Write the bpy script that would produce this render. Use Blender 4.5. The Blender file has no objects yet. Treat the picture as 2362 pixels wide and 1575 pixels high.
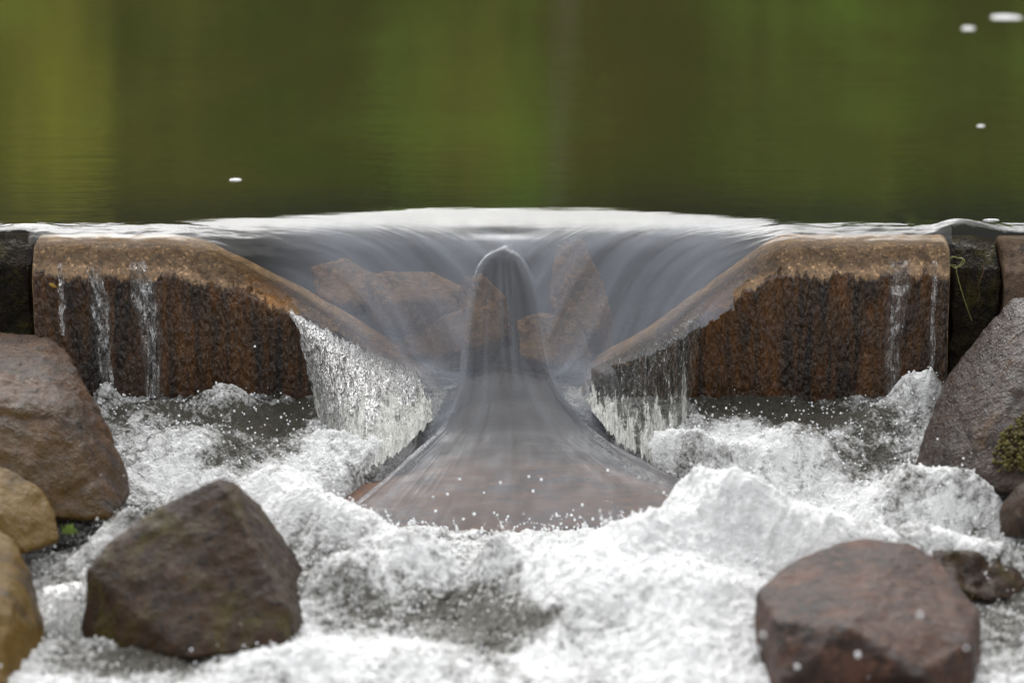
import bpy, bmesh, math, random
import numpy as np
from mathutils import Vector

random.seed(4)
rng = np.random.default_rng(7)
scene = bpy.context.scene
COL = scene.collection

# ------------------------------------------------------------------ camera
CAM = np.array([0.0, -8.0, 1.80])
PITCH = math.radians(14.55)
FPX = 8201.0                                   # focal length in photo pixels (photo 2362 x 1575)
cam_d = bpy.data.cameras.new('camera')
cam_d.lens = FPX / 2362 * 36
cam_d.sensor_width = 36
cam_d.clip_end = 400
cam_d.dof.use_dof = True
cam_d.dof.focus_distance = 8.1
cam_d.dof.aperture_fstop = 1.7
cam = bpy.data.objects.new('camera', cam_d)
COL.objects.link(cam)
cam.location = CAM
cam.rotation_euler = (math.radians(90) - PITCH, 0, 0)
scene.camera = cam

# ------------------------------------------------------------------ sky, sun, exposure
SUN_EL, SUN_AZ = math.radians(44), math.radians(352)
world = bpy.data.worlds.new('World')
scene.world = world
world.use_nodes = True
wn = world.node_tree.nodes
wl = world.node_tree.links
sky = wn.new('ShaderNodeTexSky')
sky.sky_type = 'NISHITA'
sky.sun_disc = False
sky.sun_elevation = SUN_EL
sky.sun_rotation = SUN_AZ
sky.air_density = 1.0
sky.dust_density = 3.0
sky.ozone_density = 1.0
hs = wn.new('ShaderNodeHueSaturation')         # overcast: the blue washed out to grey
hs.inputs['Saturation'].default_value = 0.07
wl.new(sky.outputs[0], hs.inputs['Color'])
wl.new(hs.outputs[0], wn['Background'].inputs[0])
wn['Background'].inputs[1].default_value = 0.15
sun_d = bpy.data.lights.new('sun', 'SUN')
sun_d.energy = 1.5
sun_d.angle = math.radians(105)
sun_d.color = (1.0, 0.99, 0.97)
sun = bpy.data.objects.new('sun', sun_d)
COL.objects.link(sun)
sun.rotation_euler = (math.radians(90) - SUN_EL, 0, math.radians(180) - SUN_AZ)
scene.view_settings.view_transform = 'Standard'
scene.view_settings.look = 'None'
scene.view_settings.gamma = 1
scene.view_settings.exposure = 1.05
scene.cycles.transparent_max_bounces = 24

# ------------------------------------------------------------------ helpers
cp, sp = math.cos(PITCH), math.sin(PITCH)
FWD = np.array([0, cp, -sp])
UP = np.array([0, sp, cp])


def P(px, py, Y):
    """point on the plane y = Y seen at photo pixel (px, py)"""
    d = FWD * FPX + np.array([1.0, 0, 0]) * (px - 1181) + UP * (787.5 - py)
    return CAM + d * ((Y - CAM[1]) / d[1])


def proj(V):
    R = V - CAM
    dep = R @ FWD
    return 1181 + R[:, 0] / dep * FPX, 787.5 - (R @ UP) / dep * FPX


def _hash(ix, iy, iz, seed):
    h = (ix.astype(np.uint32) * np.uint32(374761393) + iy.astype(np.uint32) * np.uint32(668265263)
         + iz.astype(np.uint32) * np.uint32(2147483647 - 58) + np.uint32(seed * 7919 + 13))
    h = (h ^ (h >> np.uint32(13))) * np.uint32(1274126177)
    h = (h ^ (h >> np.uint32(16))) * np.uint32(2246822519)
    return h ^ (h >> np.uint32(15))


_A = rng.normal(size=(256, 3))
_A /= np.linalg.norm(_A, axis=1)[:, None]


def noise3(p, seed=0):
    """gradient noise, p (n,3), about -1..1"""
    p = np.asarray(p, float)
    i = np.floor(p).astype(np.int64)
    f = p - i
    w = f * f * f * (f * (f * 6 - 15) + 10)
    out = np.zeros(len(p))
    for a in (0, 1):
        for b in (0, 1):
            for c in (0, 1):
                g = _A[_hash(i[:, 0] + a, i[:, 1] + b, i[:, 2] + c, seed) & np.uint32(255)]
                dv = (f[:, 0] - a) * g[:, 0] + (f[:, 1] - b) * g[:, 1] + (f[:, 2] - c) * g[:, 2]
                out += dv * (w[:, 0] if a else 1 - w[:, 0]) * (w[:, 1] if b else 1 - w[:, 1]) * (w[:, 2] if c else 1 - w[:, 2])
    return out * 1.6


def fbm(p, octv=4, gain=0.5, lac=2.03, seed=0, ridge=False):
    s, a, t = 0, 1.0, 0
    q = np.array(p, float)
    for k in range(octv):
        n = noise3(q, seed + k)
        if ridge:
            n = 1 - 2 * np.abs(n)
        s = s + a * n
        t += a
        a *= gain
        q = q * lac + 3.7
    return s / t


def sstep(a, b, x):
    t = np.clip((x - a) / (b - a), 0, 1)
    return t * t * (3 - 2 * t)


def gsmooth(Z, n, ax):
    for _ in range(n):
        A = np.moveaxis(Z, ax, 0)
        B = A.copy()
        B[1:-1] = (A[:-2] + 2 * A[1:-1] + A[2:]) / 4
        Z = np.moveaxis(B, 0, ax)
    return Z


def tag(o, label=None, cat=None, group=None, kind=None):
    for k, v in (('label', label), ('category', cat), ('group', group), ('kind', kind)):
        if v:
            o[k] = v
    return o


def mesh_obj(name, V, F, mat, parent=None, smooth=True, attrs=None, rebase=True):
    """one mesh object; F an (n,k) int array or list of tuples; origin moved to its base"""
    V = np.asarray(V, float)
    org = np.zeros(3)
    if rebase and parent is None:
        org = np.array([(V[:, 0].min() + V[:, 0].max()) / 2, (V[:, 1].min() + V[:, 1].max()) / 2, V[:, 2].min()])
    me = bpy.data.meshes.new(name)
    W = V - org
    if isinstance(F, np.ndarray):
        k = F.shape[1]
        me.vertices.add(len(W))
        me.vertices.foreach_set('co', W.astype(np.float32).ravel())
        me.loops.add(F.size)
        me.loops.foreach_set('vertex_index', F.astype(np.int32).ravel())
        me.polygons.add(len(F))
        me.polygons.foreach_set('loop_start', np.arange(0, F.size, k, dtype=np.int32))
        me.update(calc_edges=True)
    else:
        me.from_pydata([tuple(v) for v in W], [], [tuple(f) for f in F])
        me.update()
    if smooth:
        me.polygons.foreach_set('use_smooth', np.ones(len(me.polygons), bool))
    for an, av in (attrs or {}).items():
        av = np.asarray(av, float)
        if av.ndim == 2:
            at = me.attributes.new(an, 'FLOAT_COLOR', 'POINT')
            at.data.foreach_set('color', np.c_[av, np.ones(len(av))].astype(np.float32).ravel())
        else:
            at = me.attributes.new(an, 'FLOAT', 'POINT')
            at.data.foreach_set('value', av.astype(np.float32))
    me.materials.append(mat)
    o = bpy.data.objects.new(name, me)
    COL.objects.link(o)
    if parent is not None:
        o.parent = parent
        o.location = -np.array(parent.location)
    else:
        o.location = org
    return o


def grid_faces(ny, nx, keep=None):
    idx = np.arange(ny * nx).reshape(ny, nx)
    F = np.stack([idx[:-1, :-1], idx[:-1, 1:], idx[1:, 1:], idx[1:, :-1]], -1).reshape(-1, 4)
    if keep is not None:
        k = keep.ravel()
        F = F[k[F].all(1)]
    return F


def compact(V, F, *arrs):
    u, inv = np.unique(F, return_inverse=True)
    return (V[u], inv.reshape(F.shape)) + tuple(a[u] for a in arrs)


# ------------------------------------------------------------------ materials
def new_mat(name):
    m = bpy.data.materials.new(name)
    m.use_nodes = True
    nt = m.node_tree
    for n in list(nt.nodes):
        nt.nodes.remove(n)
    out = nt.nodes.new('ShaderNodeOutputMaterial')
    return m, nt, out


def N(nt, typ, **kw):
    n = nt.nodes.new(typ)
    for k, v in kw.items():
        if k in n.bl_rna.properties:
            setattr(n, k, v)
        else:
            n.inputs[k].default_value = v
    return n


def ramp(nt, src, pts):
    r = nt.nodes.new('ShaderNodeValToRGB')
    el = r.color_ramp.elements
    while len(el) < len(pts):
        el.new(0.5)
    for e, (p, c) in zip(el, pts):
        e.position = p
        e.color = (c if len(c) == 4 else (*c, 1)) if hasattr(c, '__len__') else (c, c, c, 1)
    nt.links.new(src, r.inputs[0])
    return r.outputs[0]


def noise_tex(nt, vec, scale, detail=4, rough=0.55, dist=0.0, sc=(1, 1, 1)):
    mp = nt.nodes.new('ShaderNodeMapping')
    mp.inputs['Scale'].default_value = sc
    nt.links.new(vec, mp.inputs[0])
    n = nt.nodes.new('ShaderNodeTexNoise')
    n.inputs['Scale'].default_value = scale
    n.inputs['Detail'].default_value = detail
    n.inputs['Roughness'].default_value = rough
    n.inputs['Distortion'].default_value = dist
    nt.links.new(mp.outputs[0], n.inputs['Vector'])
    return n.outputs['Fac']


def mixc(nt, fac, a, b, blend='MIX'):
    m = nt.nodes.new('ShaderNodeMix')
    m.data_type = 'RGBA'
    m.blend_type = blend
    for s, v in ((m.inputs[0], fac), (m.inputs[6], a), (m.inputs[7], b)):
        if isinstance(v, bpy.types.NodeSocket):
            nt.links.new(v, s)
        elif hasattr(v, '__len__'):
            s.default_value = (*v, 1)
        else:
            s.default_value = v
    return m.outputs[2]


def math_n(nt, op, a, b=None, c=None, clamp=False):
    m = nt.nodes.new('ShaderNodeMath')
    m.operation = op
    m.use_clamp = clamp
    for i, v in enumerate((a, b, c)):
        if v is None:
            continue
        if isinstance(v, bpy.types.NodeSocket):
            nt.links.new(v, m.inputs[i])
        else:
            m.inputs[i].default_value = v
    return m.outputs[0]


def attr(nt, name, out='Fac'):
    a = nt.nodes.new('ShaderNodeAttribute')
    a.attribute_name = name
    return a.outputs[out]


def bump(nt, h, dist, strength=1.0, normal=None):
    b = nt.nodes.new('ShaderNodeBump')
    b.inputs['Distance'].default_value = dist
    b.inputs['Strength'].default_value = strength
    nt.links.new(h, b.inputs['Height'])
    if normal is not None:
        nt.links.new(normal, b.inputs['Normal'])
    return b.outputs[0]


def water_material(name, tint, mode):
    """clear water: Fresnel reflection over see-through"""
    m, nt, out = new_mat(name)
    co = nt.nodes.new('ShaderNodeTexCoord').outputs['Object']
    if mode == 'river':
        # still pond: ripples drawn out across the flow; chute: fine streaks along it
        pond = noise_tex(nt, co, 1.0, 4, 0.6, 0.3, (2.2, 11, 1))
        pond2 = noise_tex(nt, co, 1.0, 2, 0.5, 0.0, (14, 120, 1))
        hp = math_n(nt, 'MULTIPLY_ADD', pond2, 0.10, pond)
        n1 = bump(nt, hp, 0.0016)
        ch = attr(nt, 'chute')
        fl = attr(nt, 'flow', 'Vector')
        st = noise_tex(nt, fl, 1.0, 3, 0.55, 0.3, (75, 3.0, 1))
        st2 = noise_tex(nt, fl, 1.0, 2, 0.5, 0.2, (230, 6, 1))
        hh = math_n(nt, 'MULTIPLY', math_n(nt, 'MULTIPLY_ADD', st2, 0.25, st), ch)
        nrm = bump(nt, hh, 0.0021, 1.0, n1)
    else:
        st = noise_tex(nt, co, 1.0, 4, 0.6, 0.8, (120, 120, 9))
        st2 = noise_tex(nt, co, 1.0, 2, 0.5, 0.5, (90, 90, 45))
        nrm = bump(nt, math_n(nt, 'MULTIPLY_ADD', st2, 0.6, st), 0.016)
    fr = N(nt, 'ShaderNodeFresnel', IOR=1.333)
    nt.links.new(nrm, fr.inputs['Normal'])
    gl = N(nt, 'ShaderNodeBsdfGlossy', Roughness=0.03)
    nt.links.new(nrm, gl.inputs['Normal'])
    tr = nt.nodes.new('ShaderNodeBsdfTransparent')
    tr.inputs[0].default_value = (*tint, 1)
    mx = nt.nodes.new('ShaderNodeMixShader')
    nt.links.new(fr.outputs[0], mx.inputs[0])
    nt.links.new(tr.outputs[0], mx.inputs[1])
    nt.links.new(gl.outputs[0], mx.inputs[2])
    sh = mx.outputs[0]
    if mode == 'river':                            # painted grey haze for missing sky sheen, plus fine air in fast water
        df = nt.nodes.new('ShaderNodeBsdfDiffuse')
        df.inputs[0].default_value = (0.50, 0.53, 0.60, 1)
        hz = noise_tex(nt, fl, 1.0, 4, 0.55, 0.3, (26, 2.0, 1))
        hz = math_n(nt, 'MULTIPLY', attr(nt, 'sky_haze'), ramp(nt, hz, [(0.3, 0.5), (0.7, 1.4)]))
        m2 = nt.nodes.new('ShaderNodeMixShader')
        nt.links.new(hz, m2.inputs[0])
        nt.links.new(sh, m2.inputs[1])
        nt.links.new(df.outputs[0], m2.inputs[2])
        sh = m2.outputs[0]
    nt.links.new(sh, out.inputs[0])
    return m


def foam_material(name, dark=(0.07, 0.065, 0.05), white=(0.84, 0.845, 0.84), sc=(1, 1, 1), thr=(0.38, 0.62), see_through=0.0, sss=0.0):
    m, nt, out = new_mat(name)
    co = nt.nodes.new('ShaderNodeTexCoord').outputs['Object']
    f = attr(nt, 'foam')
    n1 = noise_tex(nt, co, 38, 5, 0.68, 0.9, sc)
    n2 = noise_tex(nt, co, 150, 3, 0.6, 0.4, sc)
    n = math_n(nt, 'ADD', math_n(nt, 'MULTIPLY', n1, 0.62), math_n(nt, 'MULTIPLY', n2, 0.38))
    k = math_n(nt, 'ADD', n, math_n(nt, 'SUBTRACT', f, 0.5))
    fac = ramp(nt, k, [(thr[0], 0.0), (thr[1], 1.0)])
    colr = mixc(nt, fac, dark, white)
    b = N(nt, 'ShaderNodeBsdfPrincipled')
    b.inputs['IOR'].default_value = 1.333
    b.inputs['Subsurface Weight'].default_value = sss
    b.inputs['Subsurface Radius'].default_value = (1, 1, 1)
    b.inputs['Subsurface Scale'].default_value = 0.006
    nt.links.new(colr, b.inputs['Base Color'])
    rg = math_n(nt, 'MULTIPLY_ADD', fac, 0.3, 0.06)
    nt.links.new(rg, b.inputs['Roughness'])
    v = nt.nodes.new('ShaderNodeTexVoronoi')
    v.inputs['Scale'].default_value = 170
    mp = nt.nodes.new('ShaderNodeMapping')
    mp.inputs['Scale'].default_value = sc
    nt.links.new(co, mp.inputs[0])
    nt.links.new(mp.outputs[0], v.inputs['Vector'])
    h = math_n(nt, 'ADD', math_n(nt, 'MULTIPLY', n1, 1.3), math_n(nt, 'MULTIPLY', v.outputs['Distance'], -0.25))
    h = math_n(nt, 'ADD', h, math_n(nt, 'MULTIPLY', n2, 0.35))
    nrm = bump(nt, h, 0.015)
    nt.links.new(nrm, b.inputs['Normal'])
    sh = b.outputs[0]
    if see_through > 0:
        tr = nt.nodes.new('ShaderNodeBsdfTransparent')
        tr.inputs[0].default_value = (0.9, 0.9, 0.88, 1)
        gl = N(nt, 'ShaderNodeBsdfGlossy', Roughness=0.05)
        nt.links.new(nrm, gl.inputs['Normal'])
        fr = N(nt, 'ShaderNodeFresnel', IOR=1.333)
        nt.links.new(nrm, fr.inputs['Normal'])
        g = nt.nodes.new('ShaderNodeMixShader')
        nt.links.new(fr.outputs[0], g.inputs[0])
        nt.links.new(tr.outputs[0], g.inputs[1])
        nt.links.new(gl.outputs[0], g.inputs[2])
        mx = nt.nodes.new('ShaderNodeMixShader')
        op = math_n(nt, 'MAXIMUM', fac, 1 - see_through)
        nt.links.new(op, mx.inputs[0])
        nt.links.new(g.outputs[0], mx.inputs[1])
        nt.links.new(sh, mx.inputs[2])
        sh = mx.outputs[0]
    nt.links.new(sh, out.inputs[0])
    return m


def rock_material(name, c1, c2, c3, patch=None, patch_amt=0.5, rough=0.35, bumpd=0.01, streak=(1, 1, 1),
                  speck=0.35, coat=0.5, patch_sc=9, patch_dir=None):
    """wet stone: three mottled colours, mineral specks, algae or lichen patches"""
    m, nt, out = new_mat(name)
    co = nt.nodes.new('ShaderNodeTexCoord').outputs['Object']
    a = noise_tex(nt, co, 11, 6, 0.62, 0.4, streak)
    b_ = noise_tex(nt, co, 42, 4, 0.65, 0.3, streak)
    d = noise_tex(nt, co, 230, 2, 0.6)
    col = mixc(nt, ramp(nt, a, [(0.36, 0), (0.62, 1)]), c1, c2)
    col = mixc(nt, ramp(nt, b_, [(0.5, 0), (0.68, 1)]), col, c3)
    v = nt.nodes.new('ShaderNodeTexVoronoi')
    v.inputs['Scale'].default_value = 210
    nt.links.new(co, v.inputs['Vector'])
    sp_ = nt.nodes.new('ShaderNodeSeparateColor')
    nt.links.new(v.outputs['Color'], sp_.inputs[0])
    grain = ramp(nt, sp_.outputs[0], [(0.0, 0.55), (0.75, 1.0), (0.97, 1.5)])
    col = mixc(nt, speck, col, mixc(nt, 1.0, col, grain, 'MULTIPLY'))
    if patch:
        pn = noise_tex(nt, co, patch_sc, 5, 0.65, 0.5, streak)
        pf = ramp(nt, pn, [(0.62 - patch_amt * 0.3, 0), (0.72 - patch_amt * 0.3, 1)])
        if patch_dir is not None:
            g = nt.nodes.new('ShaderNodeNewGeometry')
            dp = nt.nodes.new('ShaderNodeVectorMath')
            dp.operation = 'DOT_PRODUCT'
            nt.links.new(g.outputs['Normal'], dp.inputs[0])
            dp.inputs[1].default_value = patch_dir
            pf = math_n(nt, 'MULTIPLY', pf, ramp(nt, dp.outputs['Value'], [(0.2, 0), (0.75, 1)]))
        fine = noise_tex(nt, co, 120, 3, 0.7)
        pc = mixc(nt, fine, tuple(x * 0.5 for x in patch), tuple(min(1, x * 1.5) for x in patch))
        col = mixc(nt, math_n(nt, 'MULTIPLY', pf, 0.9), col, pc)
    p = N(nt, 'ShaderNodeBsdfPrincipled')
    nt.links.new(col, p.inputs['Base Color'])
    rr = math_n(nt, 'MULTIPLY_ADD', b_, 0.3, rough)
    nt.links.new(rr, p.inputs['Roughness'])
    p.inputs['Coat Weight'].default_value = coat * 0.6
    p.inputs['Coat Roughness'].default_value = 0.06
    p.inputs['Specular IOR Level'].default_value = 0.1
    p.inputs['Coat IOR'].default_value = 1.333
    h = math_n(nt, 'ADD', math_n(nt, 'MULTIPLY', a, 0.8), math_n(nt, 'MULTIPLY', b_, 0.5))
    h = math_n(nt, 'ADD', h, math_n(nt, 'MULTIPLY', d, 0.22))
    nrm = bump(nt, h, bumpd * 1.8)
    nt.links.new(nrm, p.inputs['Normal'])
    nt.links.new(nrm, p.inputs['Coat Normal'])
    nt.links.new(p.outputs[0], out.inputs[0])
    return m


def weir_material(name):
    """granite coping under a film of water; the face below carries a dark wet algae coat in runs"""
    m, nt, out = new_mat(name)
    co = nt.nodes.new('ShaderNodeTexCoord').outputs['Object']
    al = attr(nt, 'algae')
    sand = noise_tex(nt, co, 30, 5, 0.65)
    granite = mixc(nt, ramp(nt, sand, [(0.35, 0), (0.65, 1)]), (0.17, 0.10, 0.05), (0.36, 0.23, 0.125))
    v = nt.nodes.new('ShaderNodeTexVoronoi')
    v.inputs['Scale'].default_value = 190
    nt.links.new(co, v.inputs['Vector'])
    s_ = nt.nodes.new('ShaderNodeSeparateColor')
    nt.links.new(v.outputs['Color'], s_.inputs[0])
    granite = mixc(nt, 0.75, granite, mixc(nt, 1.0, granite, ramp(nt, s_.outputs[0], [(0, 0.25), (0.3, 0.9), (0.85, 1.1), (0.97, 2.4)]), 'MULTIPLY'))
    run = noise_tex(nt, co, 1.0, 5, 0.65, 0.9, (17, 17, 1.9))
    run2 = noise_tex(nt, co, 1.0, 4, 0.65, 0.3, (85, 85, 16))
    fleck = noise_tex(nt, co, 1.0, 3, 0.6, 0.5, (150, 150, 62))
    alg = mixc(nt, ramp(nt, run, [(0.40, 0), (0.60, 1)]), (0.010, 0.007, 0.005), (0.17, 0.064, 0.009))
    alg = mixc(nt, ramp(nt, run2, [(0.42, 0), (0.66, 0.75)]), alg, (0.030, 0.019, 0.012))
    alg = mixc(nt, ramp(nt, fleck, [(0.5, 0), (0.62, 0.28)]), alg, (0.085, 0.045, 0.022))
    fac = ramp(nt, math_n(nt, 'ADD', al, math_n(nt, 'MULTIPLY', math_n(nt, 'SUBTRACT', run, 0.5), 1.3)), [(0.44, 0), (0.52, 1)])
    rim = attr(nt, 'rust')
    col = mixc(nt, fac, granite, alg)
    rn = noise_tex(nt, co, 90, 4, 0.7)
    col = mixc(nt, math_n(nt, 'MULTIPLY', rim, ramp(nt, rn, [(0.3, 0.3), (0.6, 1)])), col, (0.36, 0.14, 0.012))
    p = N(nt, 'ShaderNodeBsdfPrincipled')
    nt.links.new(col, p.inputs['Base Color'])
    p.inputs['Roughness'].default_value = 0.3
    nt.links.new(fac, p.inputs['Coat Weight'])
    p.inputs['Coat Roughness'].default_value = 0.05
    p.inputs['Coat IOR'].default_value = 1.40
    h = math_n(nt, 'ADD', math_n(nt, 'MULTIPLY', fleck, 1.0), math_n(nt, 'MULTIPLY', run2, 1.0))
    h = math_n(nt, 'MULTIPLY', h, math_n(nt, 'MULTIPLY_ADD', fac, 0.9, 0.1))
    vf = nt.nodes.new('ShaderNodeTexVoronoi')
    vf.inputs['Scale'].default_value = 1.0
    mpv = nt.nodes.new('ShaderNodeMapping')
    mpv.inputs['Scale'].default_value = (120, 120, 46)
    nt.links.new(co, mpv.inputs[0])
    nt.links.new(mpv.outputs[0], vf.inputs['Vector'])
    h = math_n(nt, 'ADD', h, math_n(nt, 'MULTIPLY', math_n(nt, 'MULTIPLY', vf.outputs['Distance'], -0.5), fac))
    nrm = bump(nt, h, 0.024)
    nt.links.new(nrm, p.inputs['Normal'])
    nt.links.new(nrm, p.inputs['Coat Normal'])
    nt.links.new(p.outputs[0], out.inputs[0])
    return m


def plain(name, colr, rough=0.5, attr_col=None, var=0.3, sc=60, trans=0.0):
    m, nt, out = new_mat(name)
    co = nt.nodes.new('ShaderNodeTexCoord').outputs['Object']
    n = noise_tex(nt, co, sc, 4, 0.6)
    base = attr(nt, attr_col, 'Color') if attr_col else colr
    col = mixc(nt, 1.0, base, ramp(nt, n, [(0.3, 1 - var), (0.7, 1 + var)]), 'MULTIPLY')
    p = N(nt, 'ShaderNodeBsdfPrincipled')
    nt.links.new(col, p.inputs['Base Color'])
    p.inputs['Roughness'].default_value = rough
    p.inputs['Specular IOR Level'].default_value = 0.0 if trans else 0.5
    nt.links.new(bump(nt, n, 0.004), p.inputs['Normal'])
    sh = p.outputs[0]
    if trans:
        t = nt.nodes.new('ShaderNodeBsdfTranslucent')
        nt.links.new(col, t.inputs[0])
        mx = nt.nodes.new('ShaderNodeMixShader')
        mx.inputs[0].default_value = trans
        nt.links.new(sh, mx.inputs[1])
        nt.links.new(t.outputs[0], mx.inputs[2])
        sh = mx.outputs[0]
    nt.links.new(sh, out.inputs[0])
    return m


M_WATER = water_material('river_water', (0.93, 0.92, 0.88), 'river')
M_FALL = water_material('falling_water', (0.95, 0.95, 0.94), 'fall')
M_FOAM = foam_material('white_water', sss=0.15)
M_CURTAIN = foam_material('curtain_water', dark=(0.10, 0.095, 0.075), white=(0.88, 0.88, 0.83), sc=(1.9, 1.0, 0.34), thr=(0.46, 0.60), see_through=0.85)
M_DROP = plain('drop_white', (0.85, 0.86, 0.87), 0.12, var=0.05)
M_WEIR = weir_material('weir_granite')

# ------------------------------------------------------------------ the water surface
DX = 0.0036
gx = np.arange(-1.65, 1.6501, DX)
gy = np.arange(-1.0, 0.7001, DX)


def colprof(ze, ys):
    """drawdown profile across the lip down to z = ze at the face plane"""
    return ys


Zc = [(0.7, 0), (0.2, -0.0005), (0.16, -0.003), (0.13, -0.0075), (0.10, -0.0135), (0.07, -0.021), (0.045, -0.029), (0.02, -0.039), (0, -0.049), (-0.02, -0.062),
      (-0.04, -0.079), (-0.065, -0.106), (-0.1, -0.152), (-0.15, -0.222), (-0.2, -0.285), (-0.27, -0.343), (-0.35, -0.388), (-0.65, -0.520), (-1.0, -0.670)]
tail = [(-0.25, -0.350), (-0.35, -0.390), (-0.65, -0.522), (-1.0, -0.672)]
blk = [(0.7, 0), (0.02, 0), (-0.01, -0.002), (-0.04, -0.008), (-0.065, -0.0155), (-0.09, -0.029), (-0.107, -0.050), (-0.12, -0.095)] + tail
s1 = [(0.7, 0), (0.08, -0.001), (0.04, -0.006), (0, -0.017), (-0.03, -0.029), (-0.06, -0.047), (-0.09, -0.074), (-0.12, -0.125)] + tail
s2 = [(0.7, 0), (0.12, -0.001), (0.08, -0.005), (0.04, -0.013), (0.01, -0.023), (-0.02, -0.041), (-0.05, -0.070), (-0.085, -0.117), (-0.12, -0.18)] + tail
s3 = [(0.7, 0), (0.15, -0.001), (0.11, -0.005), (0.08, -0.0105), (0.05, -0.019), (0.02, -0.033), (-0.01, -0.056), (-0.04, -0.095), (-0.07, -0.15), (-0.095, -0.207), (-0.12, -0.265)] + tail
s4 = [(0.7, 0), (0.2, -0.0005), (0.16, -0.003), (0.13, -0.0075), (0.10, -0.0135), (0.07, -0.022), (0.045, -0.031), (0.02, -0.044), (0, -0.062), (-0.02, -0.09), (-0.05, -0.147), (-0.085, -0.225), (-0.12, -0.30)] + tail
s5 = [(0.7, 0), (0.2, -0.0005), (0.16, -0.003), (0.13, -0.0075), (0.10, -0.0135), (0.07, -0.021), (0.045, -0.030), (0.02, -0.041), (0, -0.053), (-0.02, -0.069), (-0.04, -0.091), (-0.065, -0.127), (-0.1, -0.187), (-0.15, -0.264),
      (-0.2, -0.313)] + tail[1:]
cols = [(-700, blk), (410, blk), (560, s1), (690, s2), (840, s3), (970, s4), (1070, s5), (1165, Zc), (1262, s5), (1380, s4),
        (1500, s3), (1630, s2), (1715, s1), (1800, blk), (3100, blk)]
cx = np.array([(c[0] - 1181) / 1001 for c in cols])
prof = np.array([np.interp(gy, [p[0] for p in c[1]][::-1], [p[1] for p in c[1]][::-1]) for c in cols])   # (ncol, ny)
ZF = np.array([np.interp(gx, cx, prof[:, j]) for j in range(len(gy))])                                    # (ny, nx)
back = sstep(-0.02, 0.06, gy)[:, None]
ZF = gsmooth(gsmooth(ZF, 10, 0), 60, 1)
ZF = ZF * (1 - back) + gsmooth(ZF, 300, 1) * back
XX, YY = np.meshgrid(gx, gy)
Zfilm = ZF.copy()

# crest lines of the central tongue, traced as rows of the chute
rowc = np.array([proj(np.array([[0, y, np.interp(y, gy, ZF[:, len(gx) // 2])]]))[1][0] for y in gy])
yy_s = gy[gy <= 0.06]
row_s = rowc[gy <= 0.06]


def row_to_y(r):
    return np.interp(r, row_s[::-1], yy_s[::-1])


CL = [(1165, 574), (1130, 584), (1105, 612), (1087, 670), (1074, 760), (1068, 850), (1050, 920), (1015, 972), (930, 1050), (835, 1130), (780, 1180), (740, 1215)]
CR = [(1165, 574), (1195, 588), (1212, 615), (1234, 670), (1251, 750), (1266, 830), (1300, 905), (1400, 1000), (1500, 1055), (1620, 1115), (1680, 1160), (1720, 1200)]
ylc, xlc = np.array([(row_to_y(r), P(p, r, row_to_y(r))[0]) for p, r in CL]).T
yrc, xrc = np.array([(row_to_y(r), P(p, r, row_to_y(r))[0]) for p, r in CR]).T
xl = np.interp(gy, ylc[::-1], xlc[::-1])
xr = np.interp(gy, yrc[::-1], xrc[::-1])
y_apex = ylc[0]
sel = gy > y_apex
xl[sel] = xlc[0]
xr[sel] = xrc[0]
xl = gsmooth(xl[:, None], 4, 0)[:, 0]
xr = gsmooth(xr[:, None], 4, 0)[:, 0]
XLg, XRg = xl[:, None], xr[:, None]
mid, hw = (XLg + XRg) / 2, np.maximum((XRg - XLg) / 2, 1e-4)
dl = XLg - XX                                      # > 0 outside, left
dr = XX - XRg
dout = np.maximum(dl, dr)                          # signed distance outside the tongue
live = sstep(y_apex + 0.012, y_apex - 0.02, YY)
lowf = sstep(-0.16, -0.34, YY)                     # the spreading fan
# trough under the arch, crest along its rim, capillary lines beside the crest
dep = 0.024 * sstep(0.004, -0.055, dout) * live * (1 - sstep(-0.05, -0.3, YY))
rimw = 0.010 + 0.012 * lowf
rim = (0.0050 - 0.0008 * lowf) * np.exp(-(dout / rimw) ** 2) * live * (0.25 + 0.75 * sstep(y_apex - 0.02, y_apex - 0.10, YY))
cap = 0.0020 * np.sin(dout * 2 * math.pi / 0.015) * np.exp(-((dout - 0.012) / 0.022) ** 2) * live
fall = lowf * 0.085 * (1 - np.exp(-np.maximum(dout, 0) / 0.05)) ** 1.4
ZF = ZF - dep + rim + cap - fall
ZF -= lowf * 0.020 * np.clip(((XX - mid) / hw), -1, 1) ** 2
# eddy dimple behind the arch and broad flow swells
ZF -= 0.0040 * np.exp(-(((XX + 0.02) / 0.080) ** 2 + ((YY - 0.048) / 0.020) ** 2))
ZF -= 0.0009 * np.exp(-(((XX + 0.115) / 0.022) ** 2 + ((YY + 0.012) / 0.012) ** 2))
pts = np.c_[XX.ravel(), YY.ravel(), np.zeros(XX.size)]
notch = sstep(0.62, 0.40, np.abs(XX - 0.01))
near = sstep(0.20, 0.0, YY)
sw = noise3(pts * [9, 3, 1], 21).reshape(XX.shape) * 0.0022 + noise3(pts * [28, 6, 1], 22).reshape(XX.shape) * 0.0009
ZF += sw * near * (0.4 + 0.6 * notch)
# wrinkled film running over the blocks
blkm = 1 - notch
wr = fbm(pts * [9, 34, 1] + [0, 3, 0], 3, 0.55, seed=30).reshape(XX.shape)
ZF += wr * 0.0044 * blkm * sstep(0.06, -0.02, YY)
for (bx, by, bh, bw) in ((1.02, -0.02, 0.020, 0.05), (1.08, -0.03, 0.012, 0.05), (-1.13, -0.02, 0.008, 0.06)):
    ZF += bh * np.exp(-(((XX - bx) / bw) ** 2 + ((YY - by) / 0.045) ** 2))
fan = noise3(pts * [60, 12, 1], 40).reshape(XX.shape) * 0.0007 + noise3(pts * [26, 20, 1], 41).reshape(XX.shape) * 0.0008
ZF += fan * lowf

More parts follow.
